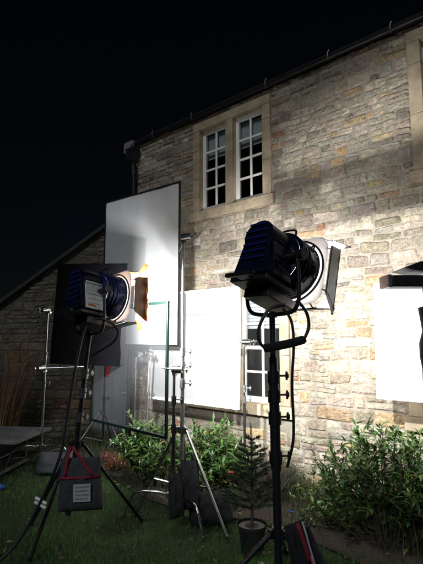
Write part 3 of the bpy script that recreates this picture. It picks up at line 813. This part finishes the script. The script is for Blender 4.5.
# red and white striped bag on the right stand
t = thing('weight_bag', 'black bag with red and white straps draped on the thick black stand', 'bag', (.475, 2.60, .20), (0, 0, R(10)), 'weight bags on the stands')
q = MB()
pillow(q, (.02, 0, .18), .13, .36, .09, R(5), R(-14), seed=13); pillow(q, (.10, .03, .14), .11, .34, .08, R(-20), R(-24), seed=15); q.build('body', M['blackbag'], t)
def rib(x0, z0, x1, z1, w, y, mt, nm):
    global q
    q = MB(); band((x0, y, z0), (x1, y, z1), w, .012); q.build(nm, M[mt], t, thick=.003)
rib(-.02, .37, .045, .17, .022, -.055, 'strap', 'strap'); rib(.005, .38, .10, .03, .010, -.06, 'label', 'strap'); rib(.05, .20, .11, .0, .014, -.058, 'redtape', 'strap')
# clamp shine at the hub
# ------------------------------------------------------------------ cart at the left
t = thing('equipment_cart', 'low silver topped equipment cart standing at the left edge of the lawn', 'cart', (-2.75, 5.5, 0), (0, 0, R(-6)))
q = MB(); q.lohi((-.75, -.42, .43), (.66, .40, .455)); q.lohi((-.76, -.435, .425), (.67, -.421, .462)); q.lohi((.661, -.42, .425), (.674, .40, .462)); q.build('top', M['carttop'], t, bevel=.003)
q = MB(); q.lohi((-.75, -.40, .235), (.42, .38, .25)); q.lohi((-.75, -.415, .228), (.42, -.401, .262)); q.lohi((-.75, -.40, .055), (.42, .38, .07)); q.lohi((-.75, -.415, .048), (.42, -.401, .082)); q.build('shelf', M['carttop'], t, bevel=.002)
for x in (-.7, .38):
    for y in (-.37, .35):
        q = MB(); q.tube([(x, y, .03), (x, y, .428)], .013, 8); q.tube([(x - .012, y, .03), (x + .012, y, .03)], .03, 12); q.build('leg', M['steel'], t)
for z, lb_ in ((.251, 'flat black case on the upper shelf of the cart'), (.071, 'flat black case on the bottom shelf of the cart')):
    c_ = thing('equipment_case', lb_, 'case', (-2.75, 5.5, z), (0, 0, R(-6)), 'cases on the cart')
    q = MB(); q.lohi((-.65, -.36, 0), (.37, .3, .12)); q.build('body', M['black'], c_, bevel=.012)
    q = MB(); q.lohi((-.655, -.365, .075), (.375, .305, .083)); q.build('lid_seam', M['darksteel'], c_)
    q = MB(); 
    for x in (-.4, .12): q.lohi((x - .03, -.368, .06), (x + .03, -.3605, .1))
    q.build('latch', M['steel'], c_)
mb = MB(); mb.tube([(-2.33, 5.42, .18), (-1.95, 5.40, .22)], .009, 8)
tag(mb.build('steel_rod', M['chrome']), 'thin chrome rod sticking out beside the cart', 'rod')
q = MB(); q.tube([(-2.26, 4.83, .035), (-2.18, 4.85, .035)], .028, 12); q.tube([(-2.18, 4.85, .035), (-2.155, 4.856, .035)], .016, 10)
tag(q.build('bottle', M['bluepl']), 'small blue plastic bottle lying on the grass', 'bottle')
mb = MB()
for dy in (0, .05): mb.box((-1.285 + dy * .1, 3.52 - dy * .5, .355 - dy * .45), (.095, .02, .012), Matrix.Rotation(R(28), 3, 'Y'))
tag(mb.build('clip', M['white']), 'two pale clips on the tripod leg by the grey bag', 'clip')

# ------------------------------------------------------------------ plants
def leaf(mb_, p, d, up, L, w, col, fold=.25, droop=.15):
    d = d.normalized(); sd = d.cross(up)
    if sd.length < 1e-3: sd = d.orthogonal()
    sd.normalize(); n_ = sd.cross(d)
    prof = ((0, .12), (.3, .9), (.62, .8), (1, 0))
    vs = []
    for tt, ww in prof:
        c_ = p + d * L * tt - Vector((0, 0, 1)) * droop * L * tt * tt
        if ww == 0: vs.append(c_); continue
        vs += [c_ - sd * w * ww / 2 + n_ * w * fold * ww, c_, c_ + sd * w * ww / 2 + n_ * w * fold * ww]
    mb_.add(vs, [(0, 1, 4, 3), (1, 2, 5, 4), (3, 4, 7, 6), (4, 5, 8, 7), (6, 7, 9), (7, 8, 9)], 0, col, True)
def greens(r, base=(.058, .13, .03)):
    k = r.uniform(.55, 1.5); y = r.uniform(.8, 1.5)
    return (base[0] * k * y, base[1] * k, base[2] * k * r.uniform(.7, 1.3))
def bush(label, loc, rad, top, nst, seed, Lr=(.07, .12), wr=.30, sprigs=None, cat='shrub', lean=(0, 0), dens=1.):
    r = random.Random(seed)
    t_ = thing('leafy_shrub', label, cat, loc, (0, 0, 0), 'shrubs in the flower bed')
    lf, st = MB(), MB()
    for i in range(nst):
        a_ = r.uniform(0, 2 * math.pi); q_ = math.sqrt(r.random())
        bx, by = .22 * q_ * math.cos(a_) * rad[0] / .5, .22 * q_ * math.sin(a_) * rad[1] / .5
        ex, ey = rad[0] * q_ * math.cos(a_ + r.uniform(-.3, .3)) + lean[0], rad[1] * q_ * math.sin(a_) + lean[1]
        hz = top * (1 - .42 * q_ ** 2) * r.uniform(.62, 1.0)
        if r.random() < .3: hz *= r.uniform(.4, .75)
        if r.random() < .12: hz *= 1.15
        pts = curve([(bx, by, .01), (bx * .7 + ex * .35, by * .7 + ey * .35, hz * .45), (ex * .9, ey * .9, hz * .8), (ex, ey, hz)], 6)
        st.tube(pts, [.008 - .0055 * k / (len(pts) - 1) for k in range(len(pts))], 5)
        segs_ = [(pts, 2)]
        for k in range(3):
            j = r.randrange(7, len(pts) - 2); p0 = pts[j]
            d_ = Vector((r.uniform(-1, 1), r.uniform(-1, 1), r.uniform(.1, .9))).normalized() * r.uniform(.1, .24)
            tw = curve([p0, p0 + d_ * .5 + Vector((0, 0, .01)), p0 + d_ + Vector((0, 0, .03))], 4)
            st.tube(tw, .0028, 4); segs_.append((tw, 1))
        tone = r.uniform(.7, 1.25)
        for pl, j0 in segs_:
            for j in range(j0, len(pl)):
                if r.random() > .92 * dens: continue
                for kk in range(2 if j > len(pl) - 4 else 1):
                    tg = (pl[min(j + 1, len(pl) - 1)] - pl[max(j - 1, 0)]).normalized()
                    d_ = (tg * r.uniform(.2, .9) + Vector((r.uniform(-1, 1), r.uniform(-1, 1), r.uniform(-.3, .6)))).normalized()
                    c_ = greens(r); c_ = tuple(x * tone for x in c_)
                    if r.random() < .02: c_ = (.22, .20, .05)
                    leaf(lf, pl[j] + Vector((r.uniform(-.01, .01),) * 3), d_, Vector((r.uniform(-.3, .3), r.uniform(-.3, .3), 1)), r.uniform(*Lr), r.uniform(*Lr) * wr, c_, r.uniform(.05, .3), r.uniform(0, .4))
    lf.build('leaves', M['leaf'], t_, colors=True, sharp=180); st.build('stems', M['twig'], t_)
    return t_
bush('broad glossy leaved shrub filling the lower right corner', (1.42, 3.66, 0), (.58, .42), .85, 92, 31, (.045, .115), .32)
bush('dense laurel shrub between the green scrim and the tall steel stand', (-.62, 5.0, 0), (.36, .34), .70, 34, 33, (.07, .12), .27)
bush('bushy laurel behind the tall steel stand, under the white board', (-.02, 4.78, 0), (.38, .32), .76, 44, 35, (.07, .12), .27)
bush('low dark shrub at the foot of the broad glossy shrub', (.98, 3.95, 0), (.25, .2), .40, 18, 37, (.04, .07), .34)
# potted spruce
t = thing('spruce_sapling', 'small spruce sapling in a black pot beside the thick black stand', 'tree', (.30, 3.50, 0))
q = MB(); q.tube([(0, 0, 0), (0, 0, .17), (0, 0, .175), (0, 0, .20)], [.08, .10, .108, .108], 20, cap=False); q.tube([(0, 0, .005), (0, 0, .185)], [.078, .098], 20)
q.build('pot', M['pot'], t)
q = MB(); q.tube([(0, 0, .17), (0, 0, .182), (0, 0, .186)], [.0975, .0975, .04], 20); q.build('soil', M['soil'], t)
r = random.Random(44); nd, st = MB(), MB()
st.tube([(0, 0, .17), (.005, 0, .5), (0, 0, .90)], [.012, .008, .004], 6)
def needles(p0, p1, n_, L):
    for k in range(n_):
        f = (k + .5) / n_; p = p0.lerp(p1, f); d_ = (p1 - p0).normalized()
        a_ = r.uniform(0, 6.28); u = d_.orthogonal().normalized(); w = d_.cross(u)
        o_ = (u * math.cos(a_) + w * math.sin(a_)) * .8 + d_ * .7
        e = p + o_.normalized() * L * r.uniform(.7, 1.1); sd = o_.cross(Vector((r.random(), r.random(), r.random()))).normalized() * .003
        c_ = greens(r, (.038, .07, .035)); nd.add([p - sd, p + sd, e], [(0, 1, 2)], 0, c_)
for k in range(10):
    z = .30 + k * .055; nb = 5 if k < 8 else 3
    for j in range(nb):
        a_ = j * 2 * math.pi / nb + k * .7 + r.uniform(-.2, .2); L = (.27 - k * .022) * r.uniform(.8, 1.1)
        p0 = Vector((0, 0, z)); p1 = p0 + Vector((math.cos(a_) * L, math.sin(a_) * L, L * r.uniform(.3, .6)))
        st.tube([p0, p1], [.004, .002], 4); needles(p0, p1, int(L * 800), .024)
        for s_ in (-1, 1):
            m_ = p0.lerp(p1, .5); e = m_ + (p1 - p0) * .28 + Vector((-math.sin(a_), math.cos(a_), 0)) * s_ * L * .28
            st.tube([m_, e], .002, 4); needles(m_, e, int(L * 420), .022)
needles(Vector((0, 0, .5)), Vector((0, 0, .92)), 140, .022)
nd.build('crown', M['needle'], t, colors=True); st.build('trunk', M['twig'], t)
# dry shrub at far left
def twiggy(name, label, loc, n_, h, spread, seed, m_='dry', col=(.16, .11, .07), cat='shrub'):
    r_ = random.Random(seed); t_ = thing(name, label, cat, loc); q_ = MB()
    for k in range(n_):
        a_ = r_.uniform(0, 6.28); s_ = spread * math.sqrt(r_.random()); hh = h * r_.uniform(.5, 1)
        x, y = s_ * .35 * math.cos(a_), s_ * .35 * math.sin(a_); ex, ey = s_ * math.cos(a_), s_ * math.sin(a_)
        pts = curve([(x, y, 0), (x * .6 + ex * .4, y * .6 + ey * .4, hh * .5), (ex + r_.uniform(-.05, .05), ey, hh)], 5)
        c_ = tuple(v * r_.uniform(.5, 1.5) for v in col)
        q_.tube(pts, [.0065 - .0045 * i / (len(pts) - 1) for i in range(len(pts))], 4, 0, False, c_)
        for j in range(3):
            p = pts[r_.randrange(4, len(pts))]; e = p + Vector((r_.uniform(-.15, .15), r_.uniform(-.15, .15), r_.uniform(.05, .25)))
            q_.tube([p, e], [.002, .001], 3, 0, False, c_)
    q_.build('stems', M[m_], t_, colors=True); return t_
twiggy('dry_shrub', 'bare brown twiggy shrub against the dim stone wing at far left', (-3.2, 6.75, 0), 210, 1.75, .75, 51, col=(.20, .125, .08))
twiggy('dry_shrub', 'low straggly dead stems at the foot of the house wall', (.62, 4.55, 0), 90, .42, .3, 53, col=(.13, .12, .07))
# russet plant and red flowers
r = random.Random(61)
t = thing('russet_plant', 'low russet leaved plant left of the laurel', 'plant', (-1.12, 5.55, 0)); lf, st = MB(), MB()
for k in range(60):
    a_ = r.uniform(0, 6.28); s_ = .22 * math.sqrt(r.random()); e = Vector((s_ * math.cos(a_), s_ * math.sin(a_), r.uniform(.08, .24)))
    st.tube([(e.x * .4, e.y * .4, 0), e], .002, 4)
    for j in range(6): leaf(lf, e * r.uniform(.6, 1), Vector((r.uniform(-1, 1), r.uniform(-1, 1), r.uniform(-.2, .8))), Vector((0, 0, 1)), r.uniform(.03, .055), .018, (.25 * r.uniform(.5, 1.4), .085 * r.uniform(.5, 1.3), .035))
lf.build('leaves', M['orange'], t, colors=True); st.build('stems', M['twig'], t)
def flowering(label, loc, m_, n_, h, seed, sz=.02):
    r_ = random.Random(seed); t_ = thing('flowering_plant', label, 'plant', loc); st_, fl, lv = MB(), MB(), MB()
    for k in range(n_):
        a_ = r_.uniform(0, 6.28); s_ = .12 * math.sqrt(r_.random()); e = Vector((s_ * math.cos(a_), s_ * math.sin(a_), h * r_.uniform(.6, 1)))
        st_.tube([(e.x * .3, e.y * .3, 0), e], .0022, 4)
        for j in range(6): leaf(fl, e, Vector((math.cos(j * 1.05), math.sin(j * 1.05), .4)), Vector((0, 0, 1)), sz, sz * .7, (1, 1, 1))
        for j in range(5): leaf(lv, e * r_.uniform(.1, .8), Vector((r_.uniform(-1, 1), r_.uniform(-1, 1), .5)), Vector((0, 0, 1)), .06, .014, greens(r_))
    st_.build('stems', M['twig'], t_); fl.build('petals', M[m_], t_); lv.build('leaves', M['leaf'], t_, colors=True)
flowering('red flowers by the spruce sapling in front of the house wall', (.25, 4.45, 0), 'petal', 7, .33, 71)
flowering('single small blue flower in the grass beside the striped bag', (.66, 3.85, 0), 'bluepl', 3, .16, 73, .016)
# grass
r = random.Random(81); q = MB()
def blade(x, y, h, w, col, ln):
    z = gz(x, y) - .012; a_ = r.uniform(0, 6.28); cx, sx = math.cos(a_) * w, math.sin(a_) * w
    lx, ly = r.uniform(-ln, ln), r.uniform(-ln, ln)
    q.add([(x - cx, y - sx, z), (x + cx, y + sx, z), (x + lx * .4 + cx * .6, y + ly * .4 + sx * .6, z + h * .6), (x + lx * .4 - cx * .6, y + ly * .4 - sx * .6, z + h * .6), (x + lx, y + ly, z + h)],
          [(0, 1, 2, 3), (3, 2, 4)], 0, col)
def gcol(x, y):
    p_ = noise.noise(Vector((x * 1.3, y * 1.3, 7))); k = r.uniform(.5, 1.5) * (1 + .9 * p_)
    if r.random() < .07: return (.14 * k, .12 * k, .05 * k)
    return (.066 * k * (1 + .3 * p_), .165 * k, .03 * k)
for i in range(62000):
    y = 2.6 + 4.6 * r.random() ** 1.35; x = r.uniform(-.56, .56) * y * 1.05
    d_ = (C0 - Vector((x, y, 0))).dot(Nv)
    if d_ < 1.1 and r.random() < .75 or d_ < .02: continue
    h = r.uniform(.02, .055) * (1 + .6 * noise.noise(Vector((x * 2, y * 2, 1))))
    blade(x, y, max(.012, h), r.uniform(.0015, .003), gcol(x, y), .03)
g = q.build('grass', M['grass'], colors=True); tag(g, kind='stuff')
q = MB()
for i in range(16000):
    s_ = r.uniform(-.8, 5.2); o_ = abs(r.gauss(0, .45)) + .03
    if o_ > 1.2: continue
    p = hp(s_, o_); cl = noise.noise(Vector((s_ * 2.2, o_ * 2.2, 2)))
    if cl < -.3: continue
    k = r.uniform(.5, 1.3); c_ = (.05 * k, .075 * k, .025 * k) if r.random() < .7 else (.13 * k, .11 * k, .06 * k)
    blade(p.x, p.y, r.uniform(.08, .30) * (1 + cl), r.uniform(.0015, .0035), c_, .09)
u = q.build('undergrowth', M['grass'], colors=True); tag(u, kind='stuff')

q = MB()
for i in range(420):
    y = 3.0 + 3.6 * r.random() ** 1.3; x = r.uniform(-.5, .5) * y
    if (C0 - Vector((x, y, 0))).dot(Nv) < .05: continue
    k = r.uniform(.6, 1.4); c_ = r.choice(((.16 * k, .11 * k, .05 * k), (.10 * k, .06 * k, .03 * k), (.22 * k, .19 * k, .06 * k)))
    leaf(q, Vector((x, y, gz(x, y) + r.uniform(.015, .035))), Vector((r.uniform(-1, 1), r.uniform(-1, 1), r.uniform(-.2, .3))), Vector((r.uniform(-.4, .4), r.uniform(-.4, .4), 1)), r.uniform(.025, .055), r.uniform(.015, .03), c_, .25, .1)
tag(q.build('leaf_litter', M['orange'], colors=True), kind='stuff')

# ------------------------------------------------------------------ night sky, added front fill
w = bpy.data.worlds.new('World'); S.world = w; w.use_nodes = True
nt = w.node_tree; bg_ = nt.nodes['Background']
sk = nt.nodes.new('ShaderNodeTexSky'); sk.sky_type = 'NISHITA'; sk.sun_disc = False
sk.sun_elevation = R(35); sk.sun_rotation = R(200)
nt.links.new(sk.outputs[0], bg_.inputs[0]); bg_.inputs[1].default_value = .0007
sd = bpy.data.lights.new('front_fill', 'SUN'); sd.energy = .78; sd.angle = R(14); sd.color = (.85, .92, 1)  # added soft fill from behind the camera, lifts lamp backs, lawn and shrubs
so = bpy.data.objects.new('front_fill', sd); COL.objects.link(so); so.rotation_euler = (R(55), 0, R(-20)); so.location = (0, -3, 8)

# ------------------------------------------------------------------ camera
cd = bpy.data.cameras.new('Camera'); cd.sensor_fit = 'HORIZONTAL'; cd.sensor_width = 36; cd.lens = 36 * 443 / 423
cd.clip_start = .05; cd.clip_end = 1500
co = bpy.data.objects.new('Camera', cd); COL.objects.link(co); co.location = (0, 0, 1.55); co.rotation_euler = (R(90 + 7.5), 0, 0)
S.camera = co
S.view_settings.view_transform = 'Standard'; S.view_settings.look = 'None'; S.view_settings.gamma = 1; S.view_settings.exposure = 0
S.view_settings.use_curve_mapping = False
S.render.engine = 'CYCLES'; S.cycles.use_denoising = True
S.cycles.max_bounces = 8; S.cycles.transparent_max_bounces = 12; S.cycles.sample_clamp_indirect = 4
